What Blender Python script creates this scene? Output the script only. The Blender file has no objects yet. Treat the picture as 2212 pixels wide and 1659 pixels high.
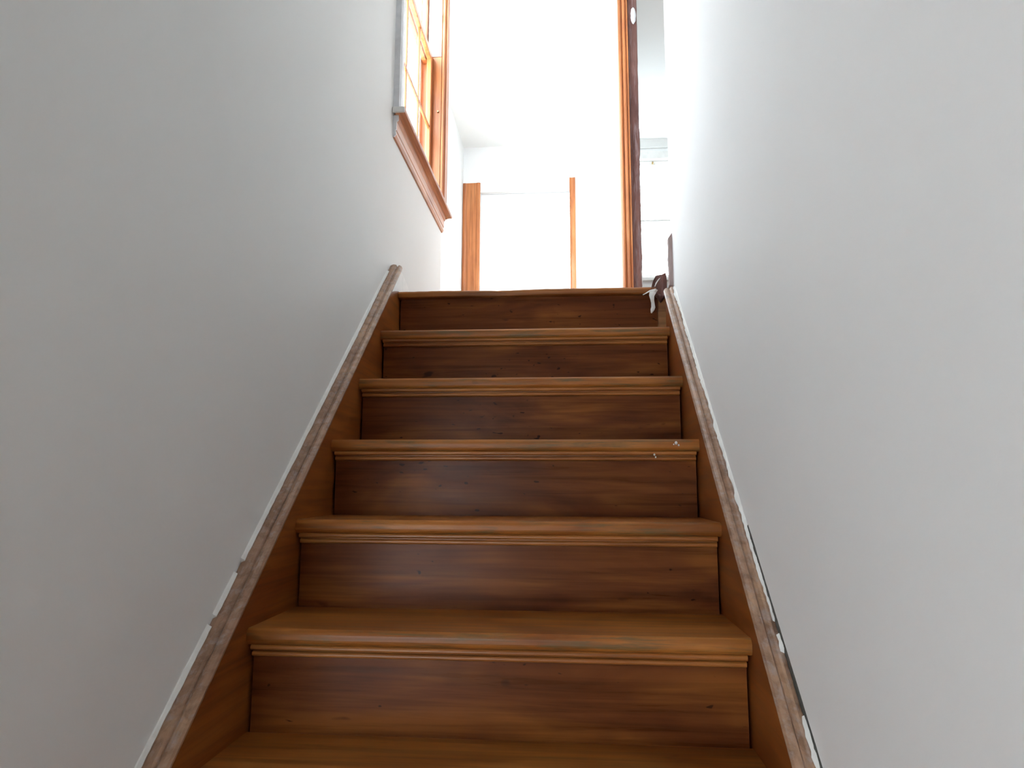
import bpy, bmesh, math, random
from mathutils import Vector, Matrix
random.seed(7)
S = bpy.context.scene
COL = S.collection

# ------------------------------------------------------------------ camera
def cam_axes(yaw, pitch, roll):
    cy, sy, cp, sp = math.cos(yaw), math.sin(yaw), math.cos(pitch), math.sin(pitch)
    f = Vector((-sy*cp, cy*cp, sp)); r = Vector((cy, sy, 0)); u = r.cross(f)
    cr, sr = math.cos(roll), math.sin(roll)
    return r*cr+u*sr, u*cr-r*sr, f
cd = bpy.data.cameras.new('camera')
cam = bpy.data.objects.new('camera', cd); COL.objects.link(cam)
r_, u_, f_ = cam_axes(0.080206, 0.142143, 0.003602)
M = Matrix((( r_.x, u_.x, -f_.x, 0.139826), (r_.y, u_.y, -f_.y, 0.0), (r_.z, u_.z, -f_.z, 0.460816), (0, 0, 0, 1)))
cam.matrix_world = M
cd.sensor_fit = 'HORIZONTAL'; cd.sensor_width = 36.0; cd.lens = 36.0*1500.0/2212.0
cd.clip_start = 0.01
S.camera = cam

# ------------------------------------------------------------------ world, sun, exposure
W = bpy.data.worlds.new('sky'); S.world = W; W.use_nodes = True
bg = W.node_tree.nodes['Background']
bg.inputs['Color'].default_value = (0.82, 0.92, 1.0, 1); bg.inputs['Strength'].default_value = 15.0
sd = bpy.data.lights.new('sun', 'SUN'); sun = bpy.data.objects.new('sun', sd); COL.objects.link(sun)
sd.energy = 26.0; sd.angle = math.radians(7.0); sd.color = (1.0, 0.99, 0.97)
sun.location = (-8, -8, 9)
sun.rotation_euler = Vector((0.22, 0.93, -0.26)).to_track_quat('-Z', 'Y').to_euler()

S.view_settings.view_transform = 'Standard'; S.view_settings.look = 'None'
S.view_settings.gamma = 1.0; S.view_settings.use_curve_mapping = False
S.view_settings.exposure = 0.44

def portal(name, c, sx, sy, direction):
    l = bpy.data.lights.new(name, 'AREA'); l.shape = 'RECTANGLE'; l.size = sx; l.size_y = sy
    l.cycles.is_portal = True
    o = bpy.data.objects.new(name, l); COL.objects.link(o); o.location = c
    o.rotation_euler = Vector(direction).to_track_quat('-Z', 'Z' if abs(direction[2]) < .5 else 'Y').to_euler()
# ------------------------------------------------------------------ dimensions
RISE, G, Y0, HW = 0.19, 0.21342, 1.09319, 0.4614      # rise, going, nosing 0, half width of treads
SL = RISE/G
XL, XR = -0.500, 0.4914                               # plaster faces
LAND = 6*RISE; YL = Y0+6*G                            # landing height, landing nosing
LX = -.80; CEIL = 3.535; FAR = 6.0; LOW = -5*RISE
def nose(y): return (y-Y0)*SL

# ------------------------------------------------------------------ materials
def mat(name, rough=.5):
    m = bpy.data.materials.new(name); m.use_nodes = True
    nt = m.node_tree; b = nt.nodes['Principled BSDF']; b.inputs['Roughness'].default_value = rough
    return m, nt, b
def node(nt, t, **kw):
    n = nt.nodes.new(t)
    for k, v in kw.items(): setattr(n, k, v)
    return n
def ramp(nt, stops, src):
    n = node(nt, 'ShaderNodeValToRGB'); e = n.color_ramp.elements
    e[0].position, e[0].color = stops[0][0], (*stops[0][1], 1)
    e[1].position, e[1].color = stops[-1][0], (*stops[-1][1], 1)
    for p, c in stops[1:-1]:
        x = e.new(p); x.color = (*c, 1)
    nt.links.new(src, n.inputs[0]); return n.outputs[0]
def noise(nt, vec, scale, detail=3, rough=.5, dist=0):
    n = node(nt, 'ShaderNodeTexNoise'); n.inputs['Scale'].default_value = scale
    n.inputs['Detail'].default_value = detail; n.inputs['Roughness'].default_value = rough
    n.inputs['Distortion'].default_value = dist; nt.links.new(vec, n.inputs['Vector']); return n.outputs['Fac']
def mapped(nt, scale, rnd=True):
    tc = node(nt, 'ShaderNodeTexCoord'); mp = node(nt, 'ShaderNodeMapping'); mp.inputs['Scale'].default_value = scale
    if rnd:
        oi = node(nt, 'ShaderNodeObjectInfo'); mu = node(nt, 'ShaderNodeVectorMath', operation='SCALE')
        cb = node(nt, 'ShaderNodeCombineXYZ')
        for i in range(3): nt.links.new(oi.outputs['Random'], cb.inputs[i])
        nt.links.new(cb.outputs[0], mu.inputs[0]); mu.inputs['Scale'].default_value = 37.0
        ad = node(nt, 'ShaderNodeVectorMath', operation='ADD')
        nt.links.new(tc.outputs['Object'], ad.inputs[0]); nt.links.new(mu.outputs[0], ad.inputs[1])
        nt.links.new(ad.outputs[0], mp.inputs[0])
    else: nt.links.new(tc.outputs['Object'], mp.inputs[0])
    return mp.outputs[0]
def mix(nt, fac, a, b, mode='MIX'):
    n = node(nt, 'ShaderNodeMix', data_type='RGBA', blend_type=mode)
    for i, v in ((0, fac), (6, a), (7, b)):
        if isinstance(v, (int, float)): n.inputs[i].default_value = v
        elif isinstance(v, tuple): n.inputs[i].default_value = (*v, 1)
        else: nt.links.new(v, n.inputs[i])
    return n.outputs[2]
def bump(nt, b, h, strength, dist=.002):
    n = node(nt, 'ShaderNodeBump'); n.inputs['Strength'].default_value = strength; n.inputs['Distance'].default_value = dist
    nt.links.new(h, n.inputs['Height']); nt.links.new(n.outputs[0], b.inputs['Normal'])

def wood(name, dark, mid, light, axis='X', rough=.34, spots=.6, wear=0.0, coat=.25, wearcol=(.13, .085, .035), spec=.35, front=False, dents=0):
    m, nt, b = mat(name, rough)
    sc = {'X': (1.3, 34, 34), 'Y': (34, 1.3, 34), 'Z': (34, 34, 1.3)}[axis]
    s2 = {'X': (1.4, 5, 5), 'Y': (5, 1.4, 5), 'Z': (5, 5, 1.4)}[axis]
    s3 = {'X': (9, 20, 20), 'Y': (20, 9, 20), 'Z': (20, 20, 9)}[axis]
    g = noise(nt, mapped(nt, sc), 1.6, 5, .6, .5)
    f = noise(nt, mapped(nt, s2), 1.5, 3, .5, 1.3)
    c = ramp(nt, [(.30, dark), (.50, mid), (.72, light)], f)
    c2 = ramp(nt, [(.34, (.50, .46, .42)), (.58, (1, 1, 1))], g)
    c = mix(nt, .8, c, c2, 'MULTIPLY')
    if spots:
        k = noise(nt, mapped(nt, s3), 1.0, 2, .5, .2)
        kf = ramp(nt, [(.70, (0, 0, 0)), (.755, (1, 1, 1))], k)
        kk = node(nt, 'ShaderNodeMath', operation='MULTIPLY'); kk.inputs[1].default_value = spots
        nt.links.new(kf, kk.inputs[0])
        c = mix(nt, kk.outputs[0], c, tuple(x*.22 for x in dark))
    if wear:
        s4 = {'X': (5, 60, 60), 'Y': (60, 5, 60), 'Z': (60, 60, 5)}[axis]
        k = noise(nt, mapped(nt, s4), 1.3, 4, .65, .3)
        kf = ramp(nt, [(.50, (0, 0, 0)), (.66, (1, 1, 1))], k)
        kk = node(nt, 'ShaderNodeMath', operation='MULTIPLY'); kk.inputs[1].default_value = wear
        nt.links.new(kf, kk.inputs[0]); fac = kk.outputs[0]
        if front:      # foot wear sits on the faces that point down the stairs
            gm = node(nt, 'ShaderNodeNewGeometry'); sx = node(nt, 'ShaderNodeSeparateXYZ'); nt.links.new(gm.outputs['Normal'], sx.inputs[0])
            mr = node(nt, 'ShaderNodeMapRange'); mr.inputs['From Min'].default_value = -.15; mr.inputs['From Max'].default_value = -.6
            mr.inputs['To Min'].default_value = .25
            nt.links.new(sx.outputs['Y'], mr.inputs[0]); mm = node(nt, 'ShaderNodeMath', operation='MULTIPLY')
            nt.links.new(fac, mm.inputs[0]); nt.links.new(mr.outputs[0], mm.inputs[1]); fac = mm.outputs[0]
        c = mix(nt, fac, c, wearcol)
    if dents:          # small dark nicks
        s5 = {'X': (42, 85, 85), 'Y': (85, 42, 85), 'Z': (85, 85, 42)}[axis]
        k = noise(nt, mapped(nt, s5), 1.0, 1, .4, .3)
        kz = noise(nt, mapped(nt, (2.2, 5, 5)), 1.0, 1, .4, 0)
        ks = node(nt, 'ShaderNodeMath', operation='MULTIPLY_ADD'); ks.inputs[1].default_value = .30; nt.links.new(kz, ks.inputs[0]); nt.links.new(k, ks.inputs[2])
        kf = ramp(nt, [(.885, (0, 0, 0)), (.925, (1, 1, 1))], ks.outputs[0])
        kk = node(nt, 'ShaderNodeMath', operation='MULTIPLY'); kk.inputs[1].default_value = dents
        nt.links.new(kf, kk.inputs[0])
        c = mix(nt, kk.outputs[0], c, tuple(x*.12 for x in dark))
    nt.links.new(c, b.inputs['Base Color'])
    rr = node(nt, 'ShaderNodeMapRange'); rr.inputs['To Min'].default_value = rough-.06; rr.inputs['To Max'].default_value = rough+.12
    nt.links.new(g, rr.inputs[0]); nt.links.new(rr.outputs[0], b.inputs['Roughness'])
    b.inputs['Specular IOR Level'].default_value = spec
    b.inputs['Coat Weight'].default_value = coat; b.inputs['Coat Roughness'].default_value = .38
    bump(nt, b, g, .12)
    return m
def paint(name, col, rough=.55, amt=.04, sc=3.0, spec=.4):
    m, nt, b = mat(name, rough)
    v = mapped(nt, (1, 1, 1), False)
    n = noise(nt, v, sc, 4, .55, .4)
    c = ramp(nt, [(.3, tuple(x*(1-amt) for x in col)), (.7, col)], n)
    nt.links.new(c, b.inputs['Base Color']); b.inputs['Specular IOR Level'].default_value = spec
    n2 = noise(nt, v, 160.0, 3, .6)
    bump(nt, b, n2, .10, .001)
    return m

M_RISER = wood('wood_riser', (.095, .025, .009), (.155, .044, .013), (.255, .082, .019), 'X', .27, .8, 0, 0, spec=.08, dents=.8)
M_TREAD = wood('wood_tread', (.24, .070, .014), (.34, .112, .021), (.44, .165, .034), 'X', .36, .35, .85, .08, spec=.22, front=True)
M_MOLD = wood('wood_molding', (.27, .085, .020), (.36, .125, .028), (.44, .17, .04), 'X', .33, .2, 0, .12, spec=.3)
M_STR = wood('wood_stringer', (.20, .050, .012), (.27, .078, .016), (.34, .11, .024), 'Y', .36, .2, 0, .05, spec=.2)
M_CAP = wood('wood_cap', (.30, .165, .10), (.38, .225, .145), (.46, .28, .17), 'Y', .45, .0, .5, .15, (.40, .33, .31))
M_TRIM = wood('wood_trim', (.46, .15, .05), (.55, .19, .06), (.64, .25, .09), 'Z', .34, .2, 0, .12)
M_TRIMY = wood('wood_trim_sill', (.56, .24, .13), (.64, .30, .16), (.74, .40, .24), 'Y', .34, .1, 0)  # trim wood made paler, glare on sill and apron put into its colour
M_RAW = wood('raw_wood', (.10, .04, .035), (.17, .075, .062), (.24, .12, .10), 'Z', .7, .5, .45, 0, (.34, .26, .27))
M_STUB = wood('backlit_wood', (.30, .19, .17), (.42, .30, .28), (.55, .42, .40), 'Z', .7, .4, .4, 0, (.62, .54, .52))  # stub wood paled towards pink, the backlight is put into its colour
M_FLOOR = wood('wood_floor', (.30, .12, .045), (.42, .18, .06), (.52, .25, .09), 'X', .36, .3, .15)
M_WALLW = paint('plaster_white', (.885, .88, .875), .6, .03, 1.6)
M_WALLL = paint('plaster_left_shaded', (.755, .742, .722), .6, .03, 1.6)  # plaster darkened, the weaker light on the left is in its colour
M_CEIL = paint('ceiling_paint', (.84, .84, .82), .8, .02)
M_PAINT = paint('white_paint', (.82, .80, .77), .5, .10, 30)
M_OLD = paint('old_paint', (.82, .82, .84), .55, .15, 25)
M_DOOR = paint('door_paint', (.80, .79, .78), .45, .02)
M_DARK = paint('gap_shadow', (.08, .075, .065), .9, .3, 60)
def glass():
    m = bpy.data.materials.new('pane_glass'); m.use_nodes = True; nt = m.node_tree; nt.nodes.clear()
    o = node(nt, 'ShaderNodeOutputMaterial'); t = node(nt, 'ShaderNodeBsdfTransparent'); g = node(nt, 'ShaderNodeBsdfGlossy')
    t.inputs[0].default_value = (.95, .97, .97, 1); g.inputs['Roughness'].default_value = .03
    x = node(nt, 'ShaderNodeMixShader'); x.inputs[0].default_value = .05
    nt.links.new(t.outputs[0], x.inputs[1]); nt.links.new(g.outputs[0], x.inputs[2]); nt.links.new(x.outputs[0], o.inputs[0])
    return m
M_GLASS = glass()
m, nt, b = mat('aged_brass', .35); b.inputs['Metallic'].default_value = 1; b.inputs['Base Color'].default_value = (.35, .25, .12, 1); M_BRASS = m

# ------------------------------------------------------------------ mesh helpers
def B(bm, x0, x1, y0, y1, z0, z1):
    vs = [bm.verts.new(p) for p in ((x0,y0,z0),(x1,y0,z0),(x1,y1,z0),(x0,y1,z0),(x0,y0,z1),(x1,y0,z1),(x1,y1,z1),(x0,y1,z1))]
    for f in ((0,3,2,1),(4,5,6,7),(0,1,5,4),(1,2,6,5),(2,3,7,6),(3,0,4,7)): bm.faces.new([vs[i] for i in f])
def prism(bm, a, b):
    """a, b: two matching loops of points -> closed solid"""
    va = [bm.verts.new(p) for p in a]; vb = [bm.verts.new(p) for p in b]; n = len(a)
    bm.faces.new(va); bm.faces.new(list(reversed(vb)))
    for i in range(n):
        j = (i+1) % n; bm.faces.new((va[j], va[i], vb[i], vb[j]))
def obj(name, bm, m, parent=None, bevel=0, kind=None, smooth=False, seg=2, label=None):
    bmesh.ops.recalc_face_normals(bm, faces=bm.faces)
    off = parent.get('_w', (0, 0, 0)) if parent else (0, 0, 0)
    off = Vector(off)
    if off.length: bmesh.ops.translate(bm, verts=bm.verts, vec=-off)
    me = bpy.data.meshes.new(name); bm.to_mesh(me); bm.free()
    me.materials.append(m)
    o = bpy.data.objects.new(name, me); COL.objects.link(o)
    if parent: o.parent = parent; o['_w'] = tuple(off)
    if bevel:
        md = o.modifiers.new('bevel', 'BEVEL'); md.width = bevel; md.segments = seg; md.limit_method = 'ANGLE'; md.angle_limit = math.radians(50)
    if smooth:
        for p in me.polygons: p.use_smooth = True
    if kind: o['kind'] = kind
    if label: o['label'] = label
    return o
def box(name, dims, m, parent=None, bevel=0, kind=None, label=None):
    bm = bmesh.new(); B(bm, *dims); return obj(name, bm, m, parent, bevel, kind, label=label)
def boxes(name, L, m, parent=None, bevel=0, kind=None, label=None):
    bm = bmesh.new()
    for d in L: B(bm, *d)
    return obj(name, bm, m, parent, bevel, kind, label=label)
def empty(name, loc, kind=None, label=None, cat=None):
    o = bpy.data.objects.new(name, None); COL.objects.link(o); o.location = loc; o['_w'] = tuple(loc); o.empty_display_size = .1
    if kind: o['kind'] = kind
    if label: o['label'] = label
    if cat: o['category'] = cat
    return o
def ragged(n, amp, seed):
    rr = random.Random(seed); v = 0; out = []
    for i in range(n):
        v = v*.6+rr.uniform(-amp, amp); out.append(v)
    return out
def wall_hole(x0, x1, ya, yb, za, zb, hy0, hy1, hz0, hz1):      # wall in the YZ plane with one opening
    return [(x0,x1,ya,hy0,za,zb), (x0,x1,hy1,yb,za,zb), (x0,x1,hy0,hy1,za,hz0), (x0,x1,hy0,hy1,hz1,zb)]

# ------------------------------------------------------------------ room shell
WY0, WY1, WZ0, WZ1 = 2.475, 3.325, 1.815, 3.40                  # stair window opening
WE = 3.39                                                        # left wall ends
TH = 0.105
bm = bmesh.new()
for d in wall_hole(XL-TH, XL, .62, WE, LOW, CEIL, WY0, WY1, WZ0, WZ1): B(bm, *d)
obj('wall_left', bm, M_WALLL, kind='structure', label='white plaster wall on the left of the stairs, shaded grey in its colour')
RE = 2.285                                                       # right wall ends
bm = bmesh.new(); B(bm, XR, XR+.12, .1, RE, LOW, CEIL)
obj('wall_right', bm, M_WALLW, kind='structure', label='white plaster wall on the right of the stairs')
boxes('wall_below', [(XR+.001, XR+.119, RE, YL+.17, LOW, LAND-.2), (XL+.001, XR+.001, YL+.055, YL+.17, LOW, LAND-.2)], M_WALLW, kind='structure')
PX0, PX1, PY = .452, .548, 3.66
box('wall_middle', (PX0, PX1, PY, FAR, LAND, CEIL), M_WALLW, kind='structure', label='white partition wall behind the wooden door casing')
DX0, DX1, DZ = -.638, .174, 3.085                                # far door opening
RX0, RX1, RZ0, RZ1 = .66, 1.30, 2.25, 3.36                        # far window opening
boxes('wall_far', [(LX-.12,DX0,FAR,FAR+.14,LAND,CEIL), (DX0,DX1,FAR,FAR+.14,DZ,CEIL), (DX1,RX0,FAR,FAR+.14,LAND,CEIL),
                   (RX0,RX1,FAR,FAR+.14,LAND,RZ0), (RX0,RX1,FAR,FAR+.14,RZ1,CEIL), (RX1,3.3,FAR,FAR+.14,LAND,CEIL)],
      M_WALLW, kind='structure', label='white wall at the far end of the landing')
UY0, UY1, UZ0, UZ1 = 3.75, 4.92, 1.90, 3.35
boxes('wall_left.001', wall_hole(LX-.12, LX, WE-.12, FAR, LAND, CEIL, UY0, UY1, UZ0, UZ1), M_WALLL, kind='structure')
box('wall_corner', (LX, XL-TH, WE-.12, WE, LAND-.2, CEIL), M_WALLW, kind='structure')
QY0, QY1 = 3.0, 5.2
box('wall_right', (3.18, 3.3, RE, FAR, LAND, CEIL), M_WALLW, kind='structure')
box('wall_near', (XR+.12, 3.3, RE-.12, RE, LAND, CEIL), M_WALLW, kind='structure')
box('ceiling', (LX-.12, 3.3, .1, FAR+.14, CEIL, CEIL+.1), M_CEIL, kind='structure')
bm = bmesh.new(); B(bm, LX-.12, 3.3, YL+.05, FAR+.14, LAND-.2, LAND); B(bm, XR+.002, 3.3, RE-.10, YL+.05, LAND-.2, LAND)
obj('floor', bm, M_FLOOR, kind='structure', label='wooden floor of the upper landing')
# unseen wall added to block the sun from the lower hall door
box('sun_blocker', (-6, 4, -8.2, -8.0, LOW, 2.6), M_WALLW, kind='structure')
# lower hall behind the camera
BX0, BX1, BY = -2.1, 1.7, -2.8
box('floor', (BX0, BX1, BY, 2.6, LOW-.1, LOW), M_FLOOR, kind='structure')
boxes('ceiling', [(BX0, BX1, BY, .1, 1.5, 1.6), (BX0, XL-TH, .1, .62, 1.5, 1.6)], M_CEIL, kind='structure')
boxes('wall_front', [(BX0, XL-TH, 0.62, .74, LOW, 1.6), (BX0, XL-.001, .52, .62, 1.5, CEIL), (XL-TH, XL-.001, .1, .52, 1.5, CEIL), (XR+.12, BX1, .1, .22, LOW, 1.6), (XL, XR, .1, .22, 1.5, CEIL)], M_WALLW, kind='structure')
GX0, GX1, GZ = -1.62, -.62, 1.08
boxes('wall_back', [(BX0, GX0, BY-.12, BY, LOW, 1.6), (GX1, BX1, BY-.12, BY, LOW, 1.6), (GX0, GX1, BY-.12, BY, GZ, 1.6)], M_WALLW, kind='structure')
box('wall_left', (BX0-.1, BX0, BY, .74, LOW, 1.6), M_WALLW, kind='structure')
box('wall_right', (BX1, BX1+.1, BY, .22, LOW, 1.6), M_WALLW, kind='structure')
d3 = empty('door_3', ((GX0+GX1)/2, BY, LOW), 'structure', 'glazed door of the lower hall')
boxes('door_frame', [(GX0,GX0+.06,BY-.10,BY+.01,LOW,GZ), (GX1-.06,GX1,BY-.10,BY+.01,LOW,GZ), (GX0+.06,GX1-.06,BY-.10,BY+.01,GZ-.06,GZ), (GX0+.06,GX1-.06,BY-.10,BY+.01,LOW,LOW+.12)], M_TRIM, d3, .003)
box('pane', (GX0+.06, GX1-.06, BY-.06, BY-.052, LOW+.12, GZ-.06), M_GLASS, d3)

portal('portal_stair_window', (XL-.18, (WY0+WY1)/2, (WZ0+WZ1)/2), WZ1-WZ0, WY1-WY0, (1, 0, 0))
portal('portal_left_window', (LX-.14, (UY0+UY1)/2, (UZ0+UZ1)/2), UY1-UY0, UY1-UY0, (1, 0, 0))
portal('portal_far_window', ((RX0+RX1)/2, FAR+.16, (RZ0+RZ1)/2), 1.15, 1.15, (0, -1, 0))
portal('portal_lower_door', ((GX0+GX1)/2, BY-.14, .1), 2.1, 2.1, (0, 1, 0))

# ------------------------------------------------------------------ staircase
st = empty('staircase', (0, Y0, 0), None, 'worn brown wooden staircase with moulded nosings between the two white walls', 'staircase')
O, TT = 0.0243, 0.028
def arc(cy, cz, r, a0, a1, n):
    return [(cy+r*math.cos(math.radians(a0+(a1-a0)*i/n)), cz+r*math.sin(math.radians(a0+(a1-a0)*i/n))) for i in range(n+1)]
for n in range(-4, 6):
    y, z = Y0+n*G, n*RISE
    # tread with a rounded front edge
    yr = y+G+O
    r1 = TT*.42
    prof = [(yr, z), (y+r1*.6, z)] + arc(y+r1, z-r1, r1, 110, 180, 5)[1:] + arc(y+r1*1.1, z-TT+r1*.9, r1*1.1, 185, 262, 5) + [(yr, z-TT)]
    bm = bmesh.new(); prism(bm, [(-HW, a, b) for a, b in prof], [(HW, a, b) for a, b in prof])
    obj('tread', bm, M_TREAD, st)
for n in range(-4, 7):
    y, z = Y0+n*G, n*RISE
    top = z-TT if n < 6 else z-.024
    box('riser', (-HW+.006, HW-.006, y+O, y+O+.018, z-RISE-.012, top), M_RISER, st)
    if n < 6:
        # two-bead scotia under the nosing
        zt = z-TT
        p = [(y+O, zt)] + [(y+.0135, zt)] + [(y+.0135, zt-.0012)] + arc(y+.0085, zt-.0062, .0052, 75, 262, 8) + [(y+.0165, zt-.0115), (y+.0165, zt-.0135)] + arc(y+.0165, zt-.0190, .0050, 120, 262, 6) + [(y+.0225, zt-.0242), (y+O, zt-.0250)]
        bm = bmesh.new(); prism(bm, [(-HW+.0075, a, b) for a, b in p], [(HW-.0075, a, b) for a, b in p])
        obj('scotia_molding', bm, M_MOLD, st)
P = [(.33, nose(.33)-.245), (YL+.05, nose(YL+.05)-.245), (YL+.05, nose(YL+.05)-.275), (.33, nose(.33)-.275)]
bm = bmesh.new(); prism(bm, [(-HW+.002, a, b) for a, b in P], [(HW-.002, a, b) for a, b in P]); obj('soffit', bm, M_STR, st)
# landing nosing, wavy and worn
bm = bmesh.new(); N = 60; rg = ragged(N+1, .0007, 3); loops = []
for i in range(N+1):
    t = i/N; x = XL+.002+(HW-.012-XL-.002)*t
    w = rg[i]+.0025*math.sin(t*11)*(1-abs(2*t-1))
    z1 = LAND+w*.8; r = .009
    yf = YL+(.012*max(0, 1-(x-XL)/.05)**2)
    lp = [(yf+.06, LAND)] + [(yf+.03, LAND+w*.3)] + arc(yf+r, z1-r, r, 95, 180, 4) + arc(yf+r, z1-.022+.006, .006, 190, 265, 3) + [(yf+.06, z1-.024)]
    loops.append([bm.verts.new((x, a, b)) for a, b in lp])
for a, b in zip(loops, loops[1:]):
    for j in range(len(a)):
        k = (j+1) % len(a); bm.faces.new((a[j], a[k], b[k], b[j]))
bm.faces.new(loops[0]); bm.faces.new(list(reversed(loops[-1])))
obj('landing_nosing', bm, M_MOLD, st)  # orange molding wood stands in for glare on the landing lip
# skirt boards beside the treads
def skirt(side, x_in, x_wall, ytop, ystart=.10):
    o1 = .077
    cap = .022
    def board(y0, y1, x0, x1, lo, hi, m, name, bev=0):
        bm = bmesh.new()
        P = [(y0, nose(y0)+lo), (y1, nose(y1)+lo), (y1, nose(y1)+hi), (y0, nose(y0)+hi)]
        prism(bm, [(x0, a, b) for a, b in P], [(x1, a, b) for a, b in P]); return obj(name, bm, m, st, bev)
    board(ystart, ytop, x_in, x_wall, -.30, o1-cap*.2, M_STR, 'stringer')
    # moulded cap: profile across X, swept along the slope
    s = 1 if x_wall > x_in else -1
    w = abs(x_wall-x_in)
    prof = [(-.004, -.020), (-.006, -.010), (-.003, -.003), (.003, .0015), (.008, .002), (.011, -.003), (.013, -.003), (.017, .004), (w*.72, .006), (w-.004, .004), (w, .002), (w, -.022), (0, -.022)]
    bm = bmesh.new(); M_ = 50; rg = ragged(M_+1, .0002, 11+int(s)); loops = []
    for i in range(M_+1):
        y = ystart+(ytop-ystart)*i/M_
        loops.append([bm.verts.new((x_in+s*a, y, nose(y)+o1+b+rg[i])) for a, b in prof])
    for a, b in zip(loops, loops[1:]):
        for j in range(len(a)):
            k = (j+1) % len(a); bm.faces.new((a[j], a[k], b[k], b[j]))
    bm.faces.new(loops[0]); bm.faces.new(list(reversed(loops[-1])))
    obj('skirt_cap', bm, M_CAP, st)
    return o1
skirt(-1, -HW, XL+.001, 2.405)
skirt(1, HW, XR-.001, 2.235)
# ragged paint line where the wall paint laps the caps
def paint_line(x_wall, s, ya, yb, w0, amp, seed, m, name='paint_line', gaps=(), up=.006, tk=.0035):
    bm = bmesh.new(); n = 220; rg = ragged(n+1, amp, seed); prev = None
    for i in range(n+1):
        y = ya+(yb-ya)*i/n
        gap = any(a <= y <= b for a, b in gaps)
        w = max(.0012, w0+rg[i])
        z = nose(y)+.077+.003
        if gap: prev = None; continue
        q = [(x_wall, y, z-.003), (x_wall-s*w, y, z-.003), (x_wall-s*w, y, z+.0035), (x_wall-s*tk*.5, y, z+up+rg[i]*.8), (x_wall, y, z+up+.002+rg[i]*.8)]
        cur = [bm.verts.new(p) for p in q]
        if prev:
            for j in range(len(q)):
                k = (j+1) % len(q); bm.faces.new((prev[j], prev[k], cur[k], cur[j]))
        else: bm.faces.new(cur)
        prev = cur
    return obj(name, bm, m, st, label='white painted caulk line along the skirt cap' if m is M_PAINT else None)
paint_line(XL, -1, .55, 2.36, .0078, .0007, 5, M_PAINT, gaps=[(1.238, 1.243), (1.33, 1.345)])
paint_line(XR, 1, .55, 2.232, .0065, .0020, 9, M_PAINT, gaps=[(1.135, 1.21), (1.245, 1.26), (1.462, 1.465), (1.50, 1.503)])
paint_line(XR, 1, .60, 1.42, .0020, .0006, 19, M_DARK, 'wall_gap', up=.010)
# curved end of the left skirt board, its white colour standing for glare
y = 2.402; z0 = nose(y)+.060
bm = bmesh.new(); P = [(2.285, nose(2.285)+.052), (2.31, LAND-.018), (2.345, LAND-.008), (YL+.006, LAND+.001), (2.66, LAND+.001)]
for i in range(11):
    t = 1-i/10; P.append((y+.24*t, LAND+.004+(z0-LAND-.004)*(math.cos(t*math.pi/2)**1.15*.62+(1-t)*.38)))
prism(bm, [(XL+.0005, a, b) for a, b in P], [(-HW+.002, a, b) for a, b in P])
sw = obj('skirt_end', bm, M_PAINT, st, .004, label='curved end of the skirt board, glare put into its white colour')
# torn corner at the right end of the landing
bm = bmesh.new()
P = [(.430, LAND-.014), (.436, LAND+.006), (.440, LAND+.020), (.449, LAND+.038), (.460, LAND+.042), (.470, LAND+.041), (.484, LAND+.050), (.4885, LAND+.020), (.487, LAND-.020), (.476, LAND-.036), (.465, LAND-.050), (.455, LAND-.034), (.444, LAND-.024)]
a = [(x, YL-.004+.006*math.sin(i*2.1), z) for i, (x, z) in enumerate(P)]; b = [(x+.003, YL+.030, z-.004) for x, z in P]
prism(bm, a, b); obj('torn_corner', bm, M_RAW, st, .003, label='splintered dark wood at the right end of the landing edge')
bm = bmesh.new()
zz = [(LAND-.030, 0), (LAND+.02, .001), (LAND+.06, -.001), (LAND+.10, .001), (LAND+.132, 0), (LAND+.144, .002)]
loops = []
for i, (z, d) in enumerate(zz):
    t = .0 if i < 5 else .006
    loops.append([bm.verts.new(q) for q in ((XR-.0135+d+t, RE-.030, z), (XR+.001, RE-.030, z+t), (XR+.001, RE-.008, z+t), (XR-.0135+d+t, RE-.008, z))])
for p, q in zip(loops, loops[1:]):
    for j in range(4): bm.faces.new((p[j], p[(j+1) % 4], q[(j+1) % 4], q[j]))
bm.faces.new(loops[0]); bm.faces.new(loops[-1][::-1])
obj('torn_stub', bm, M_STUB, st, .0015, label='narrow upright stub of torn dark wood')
# flaking white plaster hanging over the nosing
def flake(pts, wds, thick, y):
    bm = bmesh.new(); L = []
    for i, ((x, z), w) in enumerate(zip(pts, wds)):
        yy = y+.004*math.sin(i*1.7)
        L.append([bm.verts.new(q) for q in ((x-w, yy, z+.001), (x+w*.2, yy-thick, z), (x+w, yy, z-.001), (x+w*.1, yy+thick, z))])
    for p, q in zip(L, L[1:]):
        for j in range(4): bm.faces.new((p[j], p[(j+1) % 4], q[(j+1) % 4], q[j]))
    bm.faces.new(L[0]); bm.faces.new(L[-1][::-1]); return bm
bm = flake([(.446, LAND-.014), (.438, LAND-.022), (.433, LAND-.036), (.434, LAND-.050), (.437, LAND-.062), (.438, LAND-.075), (.434, LAND-.086), (.430, LAND-.097)],
           [.009, .012, .009, .0065, .006, .007, .0065, .002], .004, YL-.010)
bm2 = flake([(.448, LAND-.012), (.430, LAND-.016), (.415, LAND-.026), (.403, LAND-.033)], [.003, .0035, .002, .0006], .002, YL-.011)
me = bpy.data.meshes.new('t'); bm2.to_mesh(me); bm.from_mesh(me); bm2.free()
bm3 = flake([(.470, LAND+.035), (.458, LAND+.022), (.449, LAND+.008), (.444, LAND-.004)], [.0008, .0016, .0018, .0008], .0012, YL-.010)
bm3.to_mesh(me); bm.from_mesh(me); bm3.free()
obj('plaster_flake', bm, M_PAINT, st, label='torn strip of white plaster hanging over the top riser')
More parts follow.
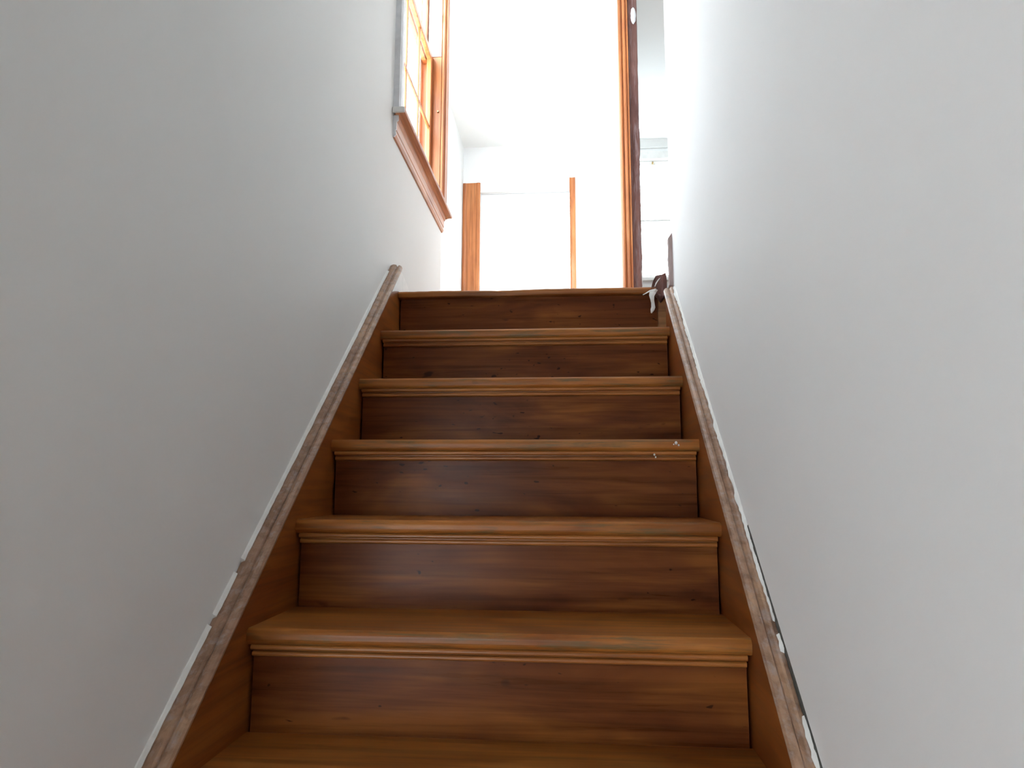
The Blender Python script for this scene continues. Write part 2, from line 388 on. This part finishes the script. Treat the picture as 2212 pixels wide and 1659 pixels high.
# little paint drips on the fourth nosing
for px, pz, rr in ((.405, 3*RISE-.010, .004), (.411, 3*RISE-.015, .003), (.399, 3*RISE-.013, .0025), (.352, 3*RISE-.038, .0025), (.355, 3*RISE-.044, .002)):
    bm = bmesh.new()
    bmesh.ops.create_icosphere(bm, subdivisions=2, radius=rr, matrix=Matrix.Translation((px, Y0+3*G+(.001 if pz > 3*RISE-.02 else .004), pz)) @ Matrix.Diagonal((1, .5, 1.2, 1)))
    obj('paint_drip', bm, M_PAINT, st, smooth=True, label='dried drip of white paint on a nosing')

# ------------------------------------------------------------------ stair window
w1 = empty('window_1', (XL, (WY0+WY1)/2, WZ0), 'structure', 'wooden sash window in the left wall above the landing')
# opening lining
boxes('jamb', [(XL-TH, XL-.001, WY1-.012, WY1-.0005, WZ0, WZ1)], M_TRIM, w1)
boxes('jamb', [(XL-TH, XL-.001, WY0+.0005, WY0+.012, WZ0, WZ1)], M_OLD, w1)
box('head_jamb', (XL-TH, XL-.001, WY0, WY1, WZ1-.012, WZ1-.0005), M_TRIM, w1)
def sash(x0, x1, y0, y1, z0, z1, rail_b, rail_t, name):
    L = [(x0,x1,y0,y0+.045,z0,z1), (x0,x1,y1-.045,y1,z0,z1), (x0,x1,y0+.045,y1-.045,z0,z0+rail_b), (x0,x1,y0+.045,y1-.045,z1-rail_t,z1)]
    s_ = boxes(name, L, M_TRIM, w1, .003)
    g0, g1, h0, h1 = y0+.045, y1-.045, z0+rail_b, z1-rail_t
    mx = (x0+x1)/2
    bm = bmesh.new()
    for k in (1, 2):
        yc = g0+(g1-g0)*k/3; B(bm, mx-.003, mx+.007, yc-.008, yc+.008, h0, h1)
    zc = (h0+h1)/2; B(bm, mx-.0035, mx+.0075, g0, g1, zc-.008, zc+.008)
    obj('muntin', bm, M_TRIM, s_, .002)
    box('pane', (mx-.003, mx+.001, g0, g1, h0, h1), M_GLASS, s_)
    return s_
sash(-.570, -.546, WY0+.013, WY1-.013, 1.842, 2.665, .045, .035, 'lower_sash')
sash(-.600, -.576, WY0+.013, WY1-.013, 2.630, WZ1-.013, .035, .04, 'upper_sash')
# jamb track of the upper sash, coloured white to stand for sunlight
box('jamb_track', (-.574, -.503, WY1-.017, WY1-.0125, 2.668, WZ1-.013), M_PAINT, w1, label='jamb above the meeting rail, sunlight put into its white colour')
def casing_y(name, y0, y1, z0, z1, m, d=.022, flip=False):
    w = y1-y0
    pr = [(0, 0), (0, .010), (.10, .014), (.18, .014), (.24, .010), (.30, .010), (.38, d*.8), (.80, d), (.88, d*.8), (.93, d), (1, d*.9), (1, 0)]
    if flip: pr = [(1-a, b) for a, b in pr]
    bm = bmesh.new()
    prism(bm, [(XL+b_, y0+a_*w, z0) for a_, b_ in pr], [(XL+b_, y0+a_*w, z1) for a_, b_ in pr])
    return obj(name, bm, m, w1)
casing_y('casing', WY1-.006, WE-.004, 1.842, CEIL-.005, M_TRIM, .026)
casing_y('casing', 2.377, WY0+.004, 1.842, CEIL-.005, M_OLD, .024, True)
box('head_casing', (XL, XL+.024, WY0+.004, WY1-.006, WZ1-.004, WZ1+.08), M_TRIM, w1, .003)
bm = bmesh.new()
sp = [(XL-.06, 1.822), (XL+.012, 1.820), (XL+.030, 1.826), (XL+.046, 1.826), (XL+.049, 1.831), (XL+.049, 1.837), (XL+.046, 1.842), (XL-.06, 1.842)]
SE = 3.425
prism(bm, [(a, 2.367 if a > XL else 2.476, b) for a, b in sp], [(a, SE if a > XL else WY1-.014, b) for a, b in sp])
obj('sill', bm, M_TRIMY, w1)
# end of the sill and apron still carry wall paint
bm = bmesh.new()
ap = [(XL, 1.735), (XL+.006, 1.736), (XL+.012, 1.745), (XL+.012, 1.757), (XL+.009, 1.760), (XL+.013, 1.764), (XL+.014, 1.795), (XL+.020, 1.801), (XL+.020, 1.8195), (XL, 1.8195)]
prism(bm, [(a, 2.387, b) for a, b in ap], [(a, WE-.004, b) for a, b in ap])
obj('apron', bm, M_TRIMY, w1)
box('sill_end', (XL+.0005, XL+.048, 2.360, 2.368, 1.820, 1.843), M_PAINT, w1, .003, label='white painted end of the sill')
bm = bmesh.new(); prism(bm, [(a, 2.380, b) for a, b in ap], [(a, 2.388, b) for a, b in ap])
obj('apron_end', bm, M_OLD, w1, label='painted end of the apron')
bm = bmesh.new(); bmesh.ops.create_cone(bm, cap_ends=True, segments=12, radius1=.006, radius2=.004, depth=.01, matrix=Matrix.Translation((-.515, WY1-.016, 2.36)) @ Matrix.Rotation(math.pi/2, 4, 'X'))
obj('screw_eye', bm, M_BRASS, w1)

# ------------------------------------------------------------------ door casing and torn wall end beyond the landing
t1 = empty('trim_1', ((PX0+PX1)/2, PY, LAND), 'structure', 'reeded orange wooden door casing with a torn dark edge')
bm = bmesh.new()
x0 = .441; w = .056
pr = [(0, .012), (.05, .030), (.18, .034), (.30, .034), (.36, .024), (.42, .024), (.47, .033), (.62, .036), (.72, .036), (.78, .026), (.84, .026), (.88, .034), (1, .034), (1, 0), (0, 0)]
prism(bm, [(x0+a*w, PY-b, LAND) for a, b in pr], [(x0-.004+a*w, PY-b, CEIL) for a, b in pr])
obj('casing', bm, M_TRIM, t1)
bm = bmesh.new(); n = 90; rg = ragged(n+1, .0022, 21); prev = None
for i in range(n+1):
    z = LAND+(CEIL-LAND)*i/n; t = i/n
    e = .541+rg[i]*(1.3 if t < .55 else .4)+.006*t
    cur = [bm.verts.new(q) for q in ((.4975, PY-.022, z), (.520, PY-.018+rg[i]*.8, z), (e, PY-.014, z), (e+.004, PY-.001, z), (.4975, PY-.001, z))]
    if prev:
        for j in range(5): bm.faces.new((prev[j], prev[(j+1) % 5], cur[(j+1) % 5], cur[j]))
    else: bm.faces.new(cur)
    prev = cur
bm.faces.new(prev[::-1])
obj('torn_edge', bm, M_RAW, t1, label='dark torn wood edge')
bm = bmesh.new()
bmesh.ops.create_icosphere(bm, subdivisions=3, radius=1, matrix=Matrix.Translation((.528, PY-.019, 3.085)) @ Matrix.Diagonal((.015, .008, .052, 1)))
rr = random.Random(2)
for v in bm.verts: v.co += Vector((rr.uniform(-1, 1)*.0015, 0, rr.uniform(-1, 1)*.003))
obj('plaster_patch', bm, M_OLD, t1, smooth=True, label='white plaster patch')

# ------------------------------------------------------------------ far door
d1 = empty('door_1', ((DX0+DX1)/2, FAR, LAND), 'structure', 'white door in an orange wooden frame at the far end')
def casing_x(name, x0, x1, z0, z1, parent):
    w = x1-x0
    pr = [(0, .0), (0, .018), (.12, .022), (.2, .016), (.75, .018), (.85, .024), (.95, .024), (1, .016), (1, 0)]
    bm = bmesh.new(); prism(bm, [(x0+a*w, FAR-b, z0) for a, b in pr], [(x0+a*w, FAR-b, z1) for a, b in pr]); return obj(name, bm, M_TRIM, parent)
casing_x('casing', -.797, DX0, LAND, 3.18, d1)
casing_x('casing', DX1, .226, LAND, 3.205, d1)
box('head_casing', (DX0, DX1, FAR-.020, FAR, DZ, 3.18), M_PAINT, d1, .004)
box('door_leaf', (DX0+.003, DX1-.003, FAR+.02, FAR+.06, LAND+.008, DZ-.004), M_DOOR, d1, .003)
for k, (a, b) in enumerate(((LAND+.25, LAND+.85), (LAND+1.0, LAND+1.78))):
    for c0, c1 in ((DX0+.11, (DX0+DX1)/2-.05), ((DX0+DX1)/2+.05, DX1-.11)):
        boxes('door_panel', [(c0, c1, FAR+.012, FAR+.0195, a, b)], M_DOOR, d1, .006)
bm = bmesh.new(); bmesh.ops.create_uvsphere(bm, u_segments=20, v_segments=12, radius=.028, matrix=Matrix.Translation((DX1-.07, FAR-.03, LAND+.98)))
bmesh.ops.create_cone(bm, cap_ends=True, segments=16, radius1=.01, radius2=.01, depth=.05, matrix=Matrix.Translation((DX1-.07, FAR-.004, LAND+.98)) @ Matrix.Rotation(math.pi/2, 4, 'X'))
obj('door_knob', bm, M_BRASS, d1, smooth=True)

# ------------------------------------------------------------------ far window in the right-hand room, with its cornice
w2 = empty('window_2', ((RX0+RX1)/2, FAR, RZ0), 'structure', 'white framed window seen through the gap beside the casing')
boxes('window_frame', [(RX0,RX0+.05,FAR+.03,FAR+.09,RZ0,RZ1), (RX1-.05,RX1,FAR+.03,FAR+.09,RZ0,RZ1), (RX0+.05,RX1-.05,FAR+.03,FAR+.09,RZ0,RZ0+.04), (RX0+.05,RX1-.05,FAR+.03,FAR+.09,RZ1-.04,RZ1), (RX0+.05,RX1-.05,FAR+.03,FAR+.08,2.785,2.805)], M_PAINT, w2, .003)
box('sill', (RX0-.04, RX1+.04, FAR-.05, FAR+.03, RZ0-.03, RZ0), M_PAINT, w2, .004)
boxes('casing', [(RX0-.07,RX0,FAR-.018,FAR,RZ0,RZ1+.07), (RX1,RX1+.07,FAR-.018,FAR,RZ0,RZ1+.07), (RX0,RX1,FAR-.018,FAR,RZ1,RZ1+.07)], M_PAINT, w2, .003)
box('pane', (RX0+.05, RX1-.05, FAR+.055, FAR+.060, RZ0+.04, RZ1-.04), M_GLASS, w2)
bm = bmesh.new(); bmesh.ops.create_cone(bm, cap_ends=True, segments=10, radius1=.009, radius2=.004, depth=.02, matrix=Matrix.Translation((.925, FAR+.015, RZ1-.035)))
B(bm, .918, .932, FAR+.01, FAR+.03, RZ1-.026, RZ1-.016)
obj('sash_latch', bm, M_BRASS, w2)
bm = bmesh.new()
cp = [(FAR, CEIL-.072), (FAR-.012, CEIL-.070), (FAR-.014, CEIL-.058), (FAR-.035, CEIL-.025), (FAR-.050, CEIL-.010), (FAR-.052, CEIL), (FAR, CEIL)]
prism(bm, [(PX1, a, b) for a, b in cp], [(3.18, a, b) for a, b in cp]); obj('trim_2', bm, M_CEIL, kind='structure', label='plaster cornice above the far window')

# window added out of sight to light the space beyond the landing
def plain_window(name, x0, x1, y0, y1, z0, z1, label):
    e = empty(name, ((x0+x1)/2, (y0+y1)/2, z0), 'structure', label)
    boxes('window_frame', [(x0,x1,y0,y0+.05,z0,z1), (x0,x1,y1-.05,y1,z0,z1), (x0,x1,y0+.05,y1-.05,z0,z0+.05), (x0,x1,y0+.05,y1-.05,z1-.05,z1)], M_TRIM, e, .003)
    box('pane', ((x0+x1)/2-.002, (x0+x1)/2+.002, y0+.05, y1-.05, z0+.05, z1-.05), M_GLASS, e)
plain_window('added_window', LX-.08, LX-.03, UY0, UY1, UZ0, UZ1, 'unseen window added to light the far end of the landing from the left')

for o in bpy.data.objects:
    if '_w' in o: del o['_w']
